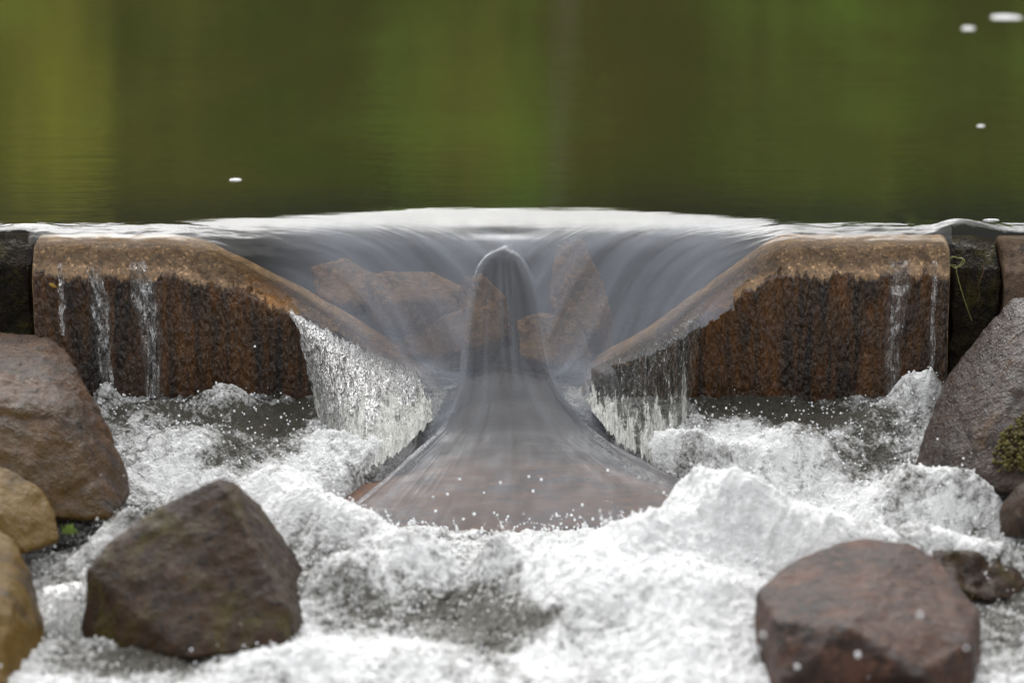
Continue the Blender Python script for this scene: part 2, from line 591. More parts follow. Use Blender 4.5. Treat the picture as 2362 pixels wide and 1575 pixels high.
# where the smooth water ends: ragged lip on the faces, mouth of the chute, foot of the fan
rag = noise3(np.c_[gx * 42, np.zeros(len(gx)), np.zeros(len(gx))], 50) * 0.010
lip = -0.112 + rag
lip = np.where((gx < -1.108) | (gx > 1.008), -0.045 + rag * 0.5, lip)
ncm = (np.abs(gx - 0.01) < 0.50)
lip = np.where(ncm, -0.136 + rag * 0.4, lip)
keep = YY >= lip[None, :]
foot = -0.665 + 0.02 * noise3(np.c_[gx * 12, gx * 0, gx * 0], 51) + 0.35 * np.abs(gx + 0.03) ** 2
keep |= (dout < 0.16) & (YY < 0) & (YY > foot[None, :]) & (np.abs(XX) < 0.62)
V = np.c_[XX.ravel(), YY.ravel(), ZF.ravel()]
F = grid_faces(len(gy), len(gx), keep)
chute = (sstep(0.16, -0.05, YY) * (0.35 + 0.65 * notch)).ravel()
sky_haze = (0.27 * sstep(0.10, 0.0, YY) * notch * (1 - 0.5 * sstep(0.010, -0.022, dout) * live) * (1 - 0.25 * lowf)).ravel()  # painted sky haze over the notch, weaker inside the tongue
side = np.hypot((np.abs(XX - 0.01) - 0.52), (YY + 0.30) * 1.25)
t_in = sstep(0.012, -0.012, dout) * live
t_in = np.maximum(t_in, lowf)
fa = side * (1 - t_in) + (0.16 * (XX - mid) / np.maximum(hw, 0.05)) * t_in
fb = np.arctan2(YY + 0.30, np.abs(XX) - 0.52) * 0.4 * (1 - t_in) + YY * t_in
flow = np.c_[fa.ravel(), fb.ravel(), np.sign(XX).ravel()]
V, F, chute, sky_haze, flow = compact(V, F, chute, sky_haze, flow)
# the open pond behind, out to the far bank
px_ = np.concatenate([np.linspace(-40, -1.65, 24), gx[5:-4:6], np.linspace(1.65, 40, 24)])
py_ = np.concatenate([np.linspace(0.7, 4, 40), np.linspace(4.4, 16, 24)])
PX, PY = np.meshgrid(px_, py_)
V2 = np.c_[PX.ravel(), PY.ravel(), np.zeros(PX.size)]
F2 = grid_faces(len(py_), len(px_)) + len(V)
wat = mesh_obj('water', np.vstack([V, V2]), np.vstack([F, F2]), M_WATER, attrs={'chute': np.concatenate([chute, np.zeros(len(V2))]), 'sky_haze': np.concatenate([sky_haze, np.zeros(len(V2))]), 'flow': np.vstack([flow, np.zeros((len(V2), 3))])}, rebase=False)
tag(wat, kind='structure')


def film(x, y):
    i = np.clip((np.asarray(x) - gx[0]) / DX, 0, len(gx) - 1.001)
    j = np.clip((np.asarray(y) - gy[0]) / DX, 0, len(gy) - 1.001)
    a, b = i.astype(int), j.astype(int)
    u, v = i - a, j - b
    Z = Zfilm
    return (Z[b, a] * (1 - u) * (1 - v) + Z[b, a + 1] * u * (1 - v) + Z[b + 1, a] * (1 - u) * v + Z[b + 1, a + 1] * u * v)


# ------------------------------------------------------------------ bed, banks
def pond_green(m):
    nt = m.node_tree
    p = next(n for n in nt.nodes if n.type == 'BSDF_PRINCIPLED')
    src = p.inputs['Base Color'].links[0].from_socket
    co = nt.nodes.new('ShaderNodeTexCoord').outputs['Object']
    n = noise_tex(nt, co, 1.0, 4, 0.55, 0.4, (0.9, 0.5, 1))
    alg = ramp(nt, n, [(0.35, (0.058, 0.070, 0.014)), (0.50, (0.070, 0.074, 0.017)), (0.65, (0.078, 0.100, 0.019))])  # green murk, brightened in colour to make up for weak tree reflections
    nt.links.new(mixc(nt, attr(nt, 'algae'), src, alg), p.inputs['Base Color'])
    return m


def bed():
    xs = np.concatenate([np.linspace(-40, -3, 20), np.linspace(-2.8, 2.8, 100), np.linspace(3, 40, 20)])
    ys = np.concatenate([np.linspace(-9, -2.2, 14), np.linspace(-2, 2, 60), np.linspace(2.3, 13, 24), np.linspace(13.5, 60, 20)])
    X, Y = np.meshgrid(xs, ys)
    p = np.c_[X.ravel(), Y.ravel(), np.zeros(X.size)]
    z = np.interp(Y.ravel(), [-9, -2, -0.1, 0.1, 0.6, 11, 13, 15, 60], [-1.1, -0.80, -0.62, -0.55, -0.45, -0.6, -0.2, 0.5, 3.0])
    z += fbm(p * 1.7, 3, seed=60) * 0.05
    return mesh_obj('river_bed', np.c_[X.ravel(), Y.ravel(), z], grid_faces(len(ys), len(xs)), pond_green(M_BED), rebase=False, attrs={'algae': sstep(1.9, 3.0, Y.ravel())})  # mask here places the green painted for the tree reflections


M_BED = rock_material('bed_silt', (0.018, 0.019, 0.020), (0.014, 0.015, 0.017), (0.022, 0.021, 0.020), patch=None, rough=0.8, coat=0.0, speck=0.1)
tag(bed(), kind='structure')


# ------------------------------------------------------------------ stones
def remeshed(V, F, voxel, it):
    me = bpy.data.meshes.new('tmp')
    me.from_pydata([tuple(v) for v in V], [], [tuple(int(i) for i in f) for f in F])
    me.update()
    o = bpy.data.objects.new('tmp', me)
    COL.objects.link(o)
    r = o.modifiers.new('r', 'REMESH')
    r.mode = 'VOXEL'
    r.voxel_size = voxel
    s = o.modifiers.new('s', 'SMOOTH')
    s.factor = 0.5
    s.iterations = it
    dg = bpy.context.evaluated_depsgraph_get()
    ev = o.evaluated_get(dg).to_mesh()
    n = len(ev.vertices)
    co = np.empty(n * 3, np.float32)
    ev.vertices.foreach_get('co', co)
    no = np.empty(n * 3, np.float32)
    ev.vertices.foreach_get('normal', no)
    fs = [tuple(p.vertices) for p in ev.polygons]
    o.evaluated_get(dg).to_mesh_clear()
    bpy.data.objects.remove(o)
    bpy.data.meshes.remove(me)
    fs4 = np.array([f for f in fs if len(f) == 4])
    return co.reshape(-1, 3).astype(float), no.reshape(-1, 3).astype(float), fs4


def hull_rock(name, pts3, mat, label=None, cat='rock', group=None, voxel=0.007, it=10, amp=0.016, fine=0.006, seed=0, cuts=0.0, parent=None):
    bm = bmesh.new()
    for p in pts3:
        bm.verts.new(p)
    g = bmesh.ops.convex_hull(bm, input=bm.verts)
    dead = [v for v in bm.verts if not v.link_faces]
    for v in dead:
        bm.verts.remove(v)
    bm.verts.ensure_lookup_table()
    bmesh.ops.recalc_face_normals(bm, faces=bm.faces)
    V = [tuple(v.co) for v in bm.verts]
    bm.verts.index_update()
    F = [tuple(v.index for v in f.verts) for f in bm.faces]
    bm.free()
    co, no, fs = remeshed(V, F, voxel, it)
    d = fbm(co * 5, 3, 0.5, seed=seed + 100) * amp + fbm(co * 26, 4, 0.6, seed=seed + 110) * fine
    if cuts:
        d -= cuts * np.maximum(0, fbm(co * [6, 6, 11], 3, 0.5, seed=seed + 120, ridge=True) - 0.55) * 2
    co = co + no * d[:, None]
    o = mesh_obj(name, co, fs, mat, parent)
    if label:
        tag(o, label, cat, group)
    return o, co, no


def PP(lst):
    return [P(*q) for q in lst]


def weir_block(name, label, pxs, ztop, th, yf, yb, mat, seed, group, zbot=-0.62, algae=True, step=0.012, amp=0.006, rust=None):
    """a coping block whose top follows the water film; front face at y = yf"""
    x0, x1 = (pxs[0] - 1181) / 1001, (pxs[-1] - 1181) / 1001
    xs = np.linspace(x0, x1, max(4, int((x1 - x0) / step)))
    ys = np.linspace(yf, yb, int((yb - yf) / step))
    zt = np.interp(xs, [(p - 1181) / 1001 for p in pxs], ztop)
    thx = np.interp(xs, [(p - 1181) / 1001 for p in pxs], th)
    X, Y = np.meshgrid(xs, ys)
    fy = np.maximum(Y, yf + 0.004) if yf < -0.1 else Y
    Z = np.minimum(film(X, fy) - thx[None, :], zt[None, :])
    Z -= 0.9 * np.maximum(0, Y - 0.03) ** 1.2
    if yf >= -0.1:
        Z -= 0.05 * sstep(yf + 0.07, yf, Y) ** 2
    ny, nx = X.shape
    top = np.c_[X.ravel(), Y.ravel(), Z.ravel()]
    bot = np.c_[X.ravel(), Y.ravel(), np.full(X.size, zbot)]
    Vv = np.vstack([top, bot])
    f = [tuple(q) for q in grid_faces(ny, nx)]
    n = ny * nx
    f += [tuple(int(k) + n for k in q[::-1]) for q in grid_faces(ny, nx)]
    ring = [(0, i) for i in range(nx)] + [(j, nx - 1) for j in range(1, ny)] + [(ny - 1, i) for i in range(nx - 2, -1, -1)] + [(j, 0) for j in range(ny - 2, 0, -1)]
    rid = [j * nx + i for j, i in ring]
    for a, b in zip(rid, rid[1:] + rid[:1]):
        f.append((b, a, a + n, b + n))
    co, no, fs = remeshed(Vv, f, 0.006, 9)
    front = sstep(-0.45, -0.85, no[:, 1])
    d = fbm(co * 7, 3, seed=seed) * amp + front * fbm(co * [45, 45, 16], 3, 0.6, seed=seed + 3) * 0.0045
    zr = film(co[:, 0], np.full(len(co), yf + 0.004)) if yf < -0.1 else np.full(len(co), -0.05)
    depth = zr - co[:, 2]                                    # how far below the spill edge on the face
    al = front * np.clip(0.5 + (depth - 0.016) * 11, 0, 1)
    co = co + no * d[:, None]
    rs = np.zeros(len(co))
    for (rp, rr, rw, rh) in (rust or []):
        c = P(rp, rr, yf)
        rs = np.maximum(rs, np.exp(-(((co[:, 0] - c[0]) / rw) ** 2 + ((co[:, 2] - c[2]) / rh) ** 2 + ((co[:, 1] - yf) / 0.05) ** 2)))
    o = mesh_obj(name, co, fs, mat, attrs={'algae': al, 'rust': rs})
    tag(o, label, 'stone block', group)
    return o, co, no


GW = 'stone blocks of the weir'
M_MOSSY = rock_material('black_wet_moss', (0.012, 0.010, 0.007), (0.03, 0.02, 0.012), (0.05, 0.04, 0.015), patch=(0.07, 0.06, 0.015), patch_amt=0.35,
                        rough=0.25, bumpd=0.03, coat=0.8)
weir_block('weir_block', 'wide rust brown weir block left of the notch, two thin trickles on its face', [84, 410, 480, 560, 690, 840, 970, 1012],
           [-0.028, -0.028, -0.045, -0.085, -0.15, -0.245, -0.32, -0.38], [0.006, 0.006, 0.007, 0.008, 0.012, 0.02, 0.03, 0.04], -0.12, 0.34, M_WEIR, 200, GW,
           rust=[(632, 668, 0.035, 0.05), (600, 640, 0.03, 0.03)])
weir_block('weir_block', 'rust brown weir block right of the notch, one clear trickle near its end', [1342, 1380, 1500, 1630, 1715, 1760, 1800, 2183],
           [-0.37, -0.32, -0.245, -0.15, -0.085, -0.05, -0.028, -0.028], [0.04, 0.03, 0.02, 0.012, 0.008, 0.007, 0.006, 0.006], -0.12, 0.34, M_WEIR, 230, GW,
           rust=[(1650, 690, 0.035, 0.05)])
weir_block('weir_block', 'dark mossy weir stone at the left edge, set back behind a black joint', [-500, 70], [-0.03, -0.03], [0.008, 0.008], -0.055, 0.30, M_MOSSY, 250, GW, amp=0.02)
weir_block('weir_block', 'black glistening weir stone beside the right block, grass stem hung over it', [2193, 2300], [-0.03, -0.04], [0.006, 0.008], -0.06, 0.34, M_MOSSY, 270, GW, amp=0.02)
M_END = rock_material('end_granite', (0.10, 0.06, 0.035), (0.19, 0.13, 0.09), (0.06, 0.045, 0.035), rough=0.25, coat=0.7)
weir_block('weir_block', 'brown grey weir stone at the right edge of the photo, behind the tall boulder', [2306, 2950], [-0.03, -0.03], [0.006, 0.006], -0.09, 0.34, M_END, 290, GW, amp=0.012)

# sill slab under the chute
xs = np.linspace(-0.50, 0.52, 90)
ys = np.linspace(-0.73, 0.22, 124)
X, Y = np.meshgrid(xs, ys)
Z = film(X, Y) - 0.030 - 0.13 * np.clip((np.abs(X) - 0.16) / 0.35, 0, 1) * sstep(-0.55, -0.2, Y) - 0.02 * (X / 0.5) ** 2
YE = -0.08 + 0.014 * noise3(np.c_[X.ravel() * 12, X.ravel() * 0 + 3, X.ravel() * 0], 311).reshape(X.shape)
Z = np.where(Y > YE, film(X, YE) - 0.030 - 0.45 * (Y - YE), Z) - 0.40 * np.clip(Y + 0.45, 0, 0.39)
Z -= 0.04 * sstep(-0.66, -0.73, Y)
ny, nx = X.shape
n = ny * nx
Vv = np.vstack([np.c_[X.ravel(), Y.ravel(), Z.ravel()], np.c_[X.ravel(), Y.ravel(), np.full(n, -0.72)]])
f = [tuple(q) for q in grid_faces(ny, nx)] + [tuple(int(k) + n for k in q[::-1]) for q in grid_faces(ny, nx)]
rid = [i for i in range(nx)] + [j * nx + nx - 1 for j in range(1, ny)] + [(ny - 1) * nx + i for i in range(nx - 2, -1, -1)] + [j * nx for j in range(ny - 2, 0, -1)]
for a, b in zip(rid, rid[1:] + rid[:1]):
    f.append((b, a, a + n, b + n))
co, no, fs = remeshed(Vv, f, 0.008, 16)
co = co + no * (fbm(co * [9, 12, 9], 4, 0.55, seed=310) * 0.012)[:, None]
M_SILL = rock_material('sill_granite', (0.21, 0.125, 0.09), (0.12, 0.10, 0.10), (0.25, 0.14, 0.09), rough=0.5, coat=0.0, streak=(0.5, 1.3, 1), speck=0.08, bumpd=0.004)
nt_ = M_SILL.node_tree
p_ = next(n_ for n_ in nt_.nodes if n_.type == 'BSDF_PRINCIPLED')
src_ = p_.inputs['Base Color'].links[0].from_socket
nt_.links.new(mixc(nt_, attr(nt_, 'deep_dim'), src_, (0.042, 0.033, 0.028)), p_.inputs['Base Color'])  # stone painted darker to the back, as if lost in deep dim water
dim_ = sstep(-0.46, -0.20, co[:, 1] + 0.10 * fbm(co * [5, 14, 5], 3, seed=320))
tag(mesh_obj('sill_stone', co, fs, M_SILL, attrs={'deep_dim': dim_}), 'pinkish brown stone slab under the smooth chute of water', 'stone')

M_SUB = rock_material('drowned_rock', (0.20, 0.12, 0.06), (0.08, 0.05, 0.028), (0.27, 0.155, 0.075), rough=0.6, coat=0.0, bumpd=0.015)
GS = 'rocks under the notch water'
SUB = [
    ('rounded tan rock under the water left of the tongue', [(865, 650, .12), (900, 632, .14), (1000, 632, .15), (1060, 668, .12), (1050, 735, .06), (960, 765, .04), (880, 740, .05), (900, 700, .02), (1000, 690, .03), (900, 760, .2), (1060, 760, .2)], 1),
    ('red brown rock seen through the middle of the tongue', [(1070, 650, .10), (1110, 640, .12), (1165, 690, .10), (1172, 770, .06), (1100, 800, .02), (1060, 760, .05), (1100, 790, .2), (1170, 790, .2)], 2),
    ('long low tan rock below the rounded rock, left of the tongue', [(925, 790, .0), (1000, 745, .03), (1080, 712, .02), (1130, 718, .02), (1135, 780, -.03), (1010, 820, -.06), (930, 815, -.03), (1000, 850, .15), (1130, 850, .15)], 3),
    ('large slanting brown rock under the water right of the tongue', [(1290, 585, .16), (1340, 570, .18), (1375, 630, .14), (1400, 715, .09), (1370, 760, .05), (1300, 760, .05), (1270, 690, .08), (1300, 800, .25), (1400, 800, .22)], 4),
    ('brown rock under the right rim of the tongue', [(1200, 745, .02), (1260, 730, .04), (1330, 760, .02), (1350, 820, -.02), (1280, 840, -.06), (1210, 820, -.05), (1250, 870, .12), (1340, 860, .1)], 5),
    ('tan rock lying in shadow deep left in the notch', [(730, 620, .2), (800, 600, .24), (880, 640, .2), (880, 700, .14), (790, 700, .12), (740, 680, .14), (800, 740, .3)], 6),
]
for lab, pl, sd in SUB:
    mx_, my_ = sum(q[0] for q in pl) / len(pl), sum(q[1] for q in pl) / len(pl)
    pl = [(mx_ + (a - mx_) * 1.22, my_ + (b - my_) * 1.18, c) for a, b, c in pl]
    hull_rock('submerged_rock', PP(pl), M_SUB, lab, 'rock', GS, voxel=0.007, it=10, amp=0.014, fine=0.005, seed=sd * 11, cuts=0.006)

GB = 'boulders below the weir'
M_B1 = rock_material('boulder_grey_brown', (0.036, 0.021, 0.013), (0.075, 0.035, 0.013), (0.016, 0.013, 0.011), patch_dir=(0.1, -0.95, -0.1), patch=(0.072, 0.038, 0.003), patch_amt=0.8, rough=0.32, patch_sc=6,
                     streak=(1, 1, 0.6))
bl = PP([(-320, 755, -.22), (60, 762, -.22), (105, 768, -.24), (150, 805, -.3), (-320, 850, -.52), (100, 858, -.5), (185, 865, -.42), (232, 935, -.48), (0, 930, -.66),
         (150, 935, -.62), (-320, 940, -.7), (303, 1140, -.62), (250, 1195, -.78), (0, 1200, -.9), (-320, 1210, -.9), (260, 1160, -.35), (-320, 1150, -.2), (285, 1070, -.58)])
hull_rock('boulder', bl, M_B1, 'big flat topped grey and brown boulder at the left edge, below the left block', 'boulder', GB, it=3, amp=0.010, seed=1, cuts=0.008)
M_B2 = rock_material('boulder_ochre_moss', (0.028, 0.014, 0.005), (0.048, 0.025, 0.005), (0.010, 0.007, 0.004), patch=(0.120, 0.066, 0.003), patch_amt=0.8, rough=0.35, patch_sc=5, streak=(1.6, 1.6, 0.5))
hull_rock('boulder', PP([(-200, 1060, -.86), (20, 1075, -.86), (90, 1120, -.88), (128, 1175, -.92), (142, 1250, -.98), (60, 1275, -1.06), (-200, 1290, -1.1), (0, 1180, -1.02), (-200, 1160, -1.04), (100, 1260, -.8), (-200, 1260, -.7)]),
          M_B2, 'low ochre mossy rock at the left edge, under the flat topped boulder', 'boulder', GB, it=8, amp=0.012, seed=2)
hull_rock('boulder', PP([(-250, 1160, -1.15), (-20, 1208, -1.16), (30, 1232, -1.18), (72, 1320, -1.22), (98, 1440, -1.27), (115, 1560, -1.32), (122, 1700, -1.35), (-250, 1720, -1.6), (0, 1650, -1.62), (20, 1420, -1.42),
                         (-250, 1300, -1.4), (90, 1700, -1.0), (-250, 1650, -.95)]),
          M_B2, 'yellow streaked mossy boulder in the bottom left corner', 'boulder', GB, it=9, amp=0.012, seed=3)
M_B3 = rock_material('boulder_dark_brown', (0.026, 0.013, 0.006), (0.044, 0.022, 0.009), (0.010, 0.007, 0.005), patch=(0.050, 0.036, 0.003), patch_amt=0.36, rough=0.42, patch_sc=8,
                     streak=(1, 1, 0.7), coat=0.5)
hull_rock('boulder', PP([(498, 1104, -1.08), (540, 1108, -1.05), (335, 1192, -1.12), (250, 1252, -1.17), (196, 1312, -1.22), (184, 1500, -1.28), (440, 1520, -1.42), (655, 1485, -1.36), (662, 1400, -1.3),
                         (525, 1130, -1.11), (602, 1165, -1.0), (675, 1275, -0.98), (722, 1370, -1.0), (765, 1500, -1.08), (250, 1480, -.95), (700, 1480, -.9), (430, 1330, -1.27)]),
          M_B3, 'dark triangular boulder with a rusty right edge, front left in the foam', 'boulder', GB, it=1, amp=0.010, fine=0.007, seed=4)
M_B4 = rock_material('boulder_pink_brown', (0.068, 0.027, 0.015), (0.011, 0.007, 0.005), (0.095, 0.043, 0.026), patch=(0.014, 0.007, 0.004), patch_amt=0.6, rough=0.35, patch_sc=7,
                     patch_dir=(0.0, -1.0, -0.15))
hull_rock('boulder', PP([(1850, 1283, -1.17), (1990, 1243, -1.14), (2095, 1250, -1.16), (2170, 1290, -1.2), (1790, 1310, -1.24), (1745, 1365, -1.33), (2215, 1350, -1.26), (2262, 1410, -1.34), (2120, 1450, -1.5),
                         (1790, 1430, -1.5), (1960, 1440, -1.56), (1800, 1580, -1.62), (2120, 1560, -1.64), (2270, 1620, -1.45), (1738, 1640, -1.42), (1800, 1750, -1.62), (2260, 1750, -1.55), (1800, 1650, -1.1), (2230, 1650, -1.1), (2235, 1480, -1.5)]),
          M_B4, 'rounded pink brown boulder in the foreground at the lower right', 'boulder', GB, it=5, amp=0.014, fine=0.005, seed=5)
M_B5 = rock_material('boulder_wet_grey', (0.022, 0.012, 0.008), (0.040, 0.021, 0.013), (0.012, 0.009, 0.008), patch=(0.06, 0.028, 0.006), patch_amt=0.2, rough=0.22, coat=0.9, bumpd=0.012, streak=(1.4, 1.4, 0.7))
right_b, rco, rno = hull_rock('boulder', PP([(2335, 682, -.28), (2600, 640, -.26), (2255, 765, -.3), (2190, 862, -.36), (2132, 1000, -.47), (2098, 1092, -.58), (2215, 1150, -.70), (2362, 1130, -.76), (2600, 1130, -.8),
                         (2362, 790, -.44), (2600, 760, -.46), (2200, 1050, -.2), (2600, 1000, -.15), (2300, 960, -.60), (2600, 980, -.64)]),
                              M_B5, 'tall wet sloping boulder at the right edge with a moss cushion', 'boulder', GB, it=9, amp=0.014, seed=6)
hull_rock('boulder', PP([(2300, 1180, -.88), (2340, 1120, -.88), (2420, 1090, -.88), (2600, 1090, -.88), (2305, 1235, -.92), (2400, 1250, -1.0), (2600, 1260, -1.0), (2400, 1150, -1.0), (2340, 1230, -.75), (2600, 1200, -.7)]),
          M_B3, 'small dark brown rock at the right edge, under the tall wet boulder', 'boulder', GB, it=6, amp=0.008, seed=7)
hull_rock('boulder', PP([(2140, 1262, -1.04), (2200, 1268, -1.02), (2290, 1275, -1.02), (2345, 1300, -1.02), (2330, 1380, -1.12), (2240, 1390, -1.15), (2170, 1340, -1.14), (2250, 1380, -.95), (2400, 1350, -1.0), (2420, 1320, -1.04)]),
          M_B3, 'black broken rock in the foam behind the rounded pink boulder', 'boulder', GB, it=4, amp=0.012, seed=8, cuts=0.02)

# moss cushion on the tall boulder: hundreds of small tufts in one part
u_, v_ = proj(rco)
w_ = ((u_ - 2370) / 75) ** 2 + ((v_ - (1020 - (u_ - 2362) * 0.5)) / 65) ** 2
cand = np.where((w_ < 1.0) & (rno[:, 1] < 0.1))[0]
tuft_v = np.array([(1, 0, 0), (-1, 0, 0), (0, 1, 0), (0, -1, 0), (0, 0, 1), (0, 0, -1)], float)
tuft_f = np.array([(0, 2, 4), (2, 1, 4), (1, 3, 4), (3, 0, 4), (2, 0, 5), (1, 2, 5), (3, 1, 5), (0, 3, 5)])
if len(cand):
    k = rng.choice(cand, 1400)
    base = rco[k] + rno[k] * rng.uniform(0, 0.016, (1400, 1)) * (1 - w_[k])[:, None] + rng.normal(0, 0.003, (1400, 3))
    rad = rng.uniform(0.003, 0.006, (1400, 1, 1))
    Vm = (base[:, None, :] + tuft_v[None] * rad * rng.uniform(0.6, 1.4, (1400, 6, 1))).reshape(-1, 3)
    Fm = (tuft_f[None] + (np.arange(1400) * 6)[:, None, None]).reshape(-1, 3)
    M_MOSS = plain('moss_green', (0.085, 0.07, 0.010), 0.8, var=0.7, sc=90)
    mo = mesh_obj('moss', Vm, Fm, M_MOSS, right_b, smooth=False)

# ------------------------------------------------------------------ foam
FD = 0.0042
fx = np.arange(-1.6, 1.6001, FD)
fy_ = np.arange(-1.95, -0.055, FD)
FX, FY = np.meshgrid(fx, fy_)
fp = np.c_[FX.ravel(), FY.ravel(), np.zeros(FX.size)]
base = np.interp(FY, [-1.95, -1.55, -1.2, -0.9, -0.67, -0.4, -0.15, 0], [-0.595, -0.572, -0.552, -0.537, -0.522, -0.425, -0.385, -0.375])
FZ = base.copy()
BUMPS = [  # px, row, Y of the crest, rx, ry
    (1590, 1150, -.82, .08, .06), (1680, 1165, -.90, .12, .09), (1790, 1175, -.92, .16, .10), (1950, 1210, -.98, .14, .10), (1480, 1215, -1.0, .14, .10),
    (1600, 1330, -1.2, .20, .14), (1350, 1330, -1.2, .14, .14), (2150, 1225, -.95, .10, .08), (2320, 1260, -1.0, .1, .08),
    (1830, 985, -.46, .10, .07), (1700, 1040, -.55, .08, .07), (2085, 900, -.24, .05, .05), (2010, 950, -.32, .10, .07), (2240, 1110, -.72, .10, .06), (2100, 1080, -.66, .1, .08),
    (520, 895, -.22, .07, .05), (350, 930, -.26, .09, .06), (240, 890, -.22, .035, .04), (450, 1000, -.42, .12, .08), (760, 1000, -.36, .08, .06), (850, 1065, -.46, .06, .06),
    (430, 1100, -.74, .06, .06), (300, 1180, -.9, .10, .06), (640, 1090, -.66, .12, .07), (700, 1140, -.78, .12, .08), (830, 1190, -.86, .12, .08), (960, 1240, -.98, .10, .08),
    (900, 1510, -1.46, .16, .10), (660, 1500, -1.46, .10, .07), (1150, 1255, -1.02, .05, .05), (1250, 1285, -1.08, .12, .08), (1560, 1480, -1.42, .10, .13), (130, 1330, -1.05, .06, .06), (560, 1130, -.92, .05, .05),
    (1520, 990, -.36, .07, .06), (1465, 1010, -.35, .05, .05), (1600, 1010, -.45, .08, .06), (800, 1290, -1.08, .12, .08), (775, 1005, -.315, .045, .04), (845, 1070, -.435, .045, .045), (915, 1015, -.36, .04, .04), (1495, 1035, -.37, .045, .04), (1430, 990, -.325, .04, .04), (1565, 1000, -.30, .05, .04), (2130, 905, -.27, .05, .05), (2160, 860, -.25, .035, .035), (1950, 1590, -1.72, .12, .06),
]
for (a, b, c, rx, ry) in BUMPS:
    q = P(a, b, c)
    j = int(np.clip((c - fy_[0]) / FD, 0, len(fy_) - 1))
    i = int(np.clip((q[0] - fx[0]) / FD, 0, len(fx) - 1))
    h = (q[2] - FZ[j, i])
    FZ += h * np.exp(-(((FX - q[0]) / rx) ** 2 + ((FY - c) / ry) ** 2))
wx = noise3(fp * 7 + 5, 70) * 0.05
wy = noise3(fp * 7 + 9, 71) * 0.05
wp = fp + np.c_[wx, wy, np.zeros(len(wx))]
turb = fbm(wp * 9, 2, 0.5, seed=72).reshape(FX.shape) * 0.013
turb += fbm(wp * 24, 3, 0.55, seed=75, ridge=True).reshape(FX.shape) * 0.011
turb += fbm(wp * 75, 3, 0.6, seed=80).reshape(FX.shape) * 0.0090
big = np.exp(-(((FX - 0.42) / 0.30) ** 2 + ((FY + 0.98) / 0.16) ** 2))
turb += big * fbm(wp * 13 + 4, 4, 0.6, seed=85, ridge=True).reshape(FX.shape) * 0.020
FZ += turb
# the pool right under the weir is clearer
# keep clear of the chute: dip under the smooth fan, heap up at its foot
fzs = np.interp(FX.ravel(), gx, gx)
jj = np.clip(((FY - gy[0]) / DX).astype(int), 0, len(gy) - 1)
ii = np.clip(((FX - gx[0]) / DX).astype(int), 0, len(gx) - 1)
ZW = ZF[jj, ii]
DO = dout[jj, ii]
ft = foot[ii]
inside = sstep(0.10, 0.045, DO) * sstep(ft - 0.03, ft + 0.03, FY)
FZ = FZ * (1 - inside) + np.minimum(FZ, ZW - 0.03) * inside
# foam amount: white almost everywhere, thinner grey green water in places
fm = 0.555 - 0.10 * np.exp(-((DO - 0.085) / 0.04) ** 2) * sstep(-0.16, -0.22, FY) * sstep(-0.56, -0.46, FY) + fbm(wp * 6, 3, 0.6, seed=90).reshape(FX.shape) * 0.22 + fbm(wp * [26, 26, 1], 3, 0.6, seed=93).reshape(FX.shape) * 0.16 + np.clip(turb * 5, -.12, .12)
UX, VY = proj(np.c_[FX.ravel(), FY.ravel(), FZ.ravel()])
UX = UX.reshape(FX.shape)
VY = VY.reshape(FX.shape)
for (a, b, rx, ry, amt) in [(650, 965, 90, 50, -.25), (1860, 1010, 50, 30, -.2), (330, 1190, 120, 25, -.25), (1230, 1420, 80, 30, -.25), (480, 960, 150, 40, -.18), (1720, 925, 130, 35, -.30), (1900, 960, 110, 35, -.25), (2000, 1040, 80, 50, -.15), (560, 1040, 120, 35, -.16), (1000, 1400, 230, 70, -.22), (1130, 1460, 110, 50, -.18),
                            (760, 1330, 90, 110, -.14), (340, 1520, 220, 40, -.34), (170, 1290, 80, 60, -.15), (2080, 1180, 90, 40, -.22), (2320, 1420, 90, 120, -.22),
                            (1600, 1250, 330, 160, .24), (1800, 1010, 120, 40, .2), (850, 1030, 130, 60, .22), (1480, 1010, 110, 50, .22), (700, 1130, 200, 60, .12), (700, 1510, 260, 50, .2), (400, 1110, 60, 40, .2), (1650, 1450, 180, 150, .2), (2150, 1180, 220, 30, .12)]:
    fm = fm + amt * np.exp(-(((UX - a) / rx) ** 2 + ((VY - b) / ry) ** 2))
V = np.c_[FX.ravel(), FY.ravel(), FZ.ravel()]
fm = fm - 0.07 * sstep(-0.62, -0.42, FY)
keepf = ~((inside > 0.97))
F = grid_faces(len(fy_), len(fx), keepf)
V, F, fmv = compact(V, F, fm.ravel())
tag(mesh_obj('foam', V, F, M_FOAM, attrs={'foam': fmv}, rebase=False), kind='stuff')

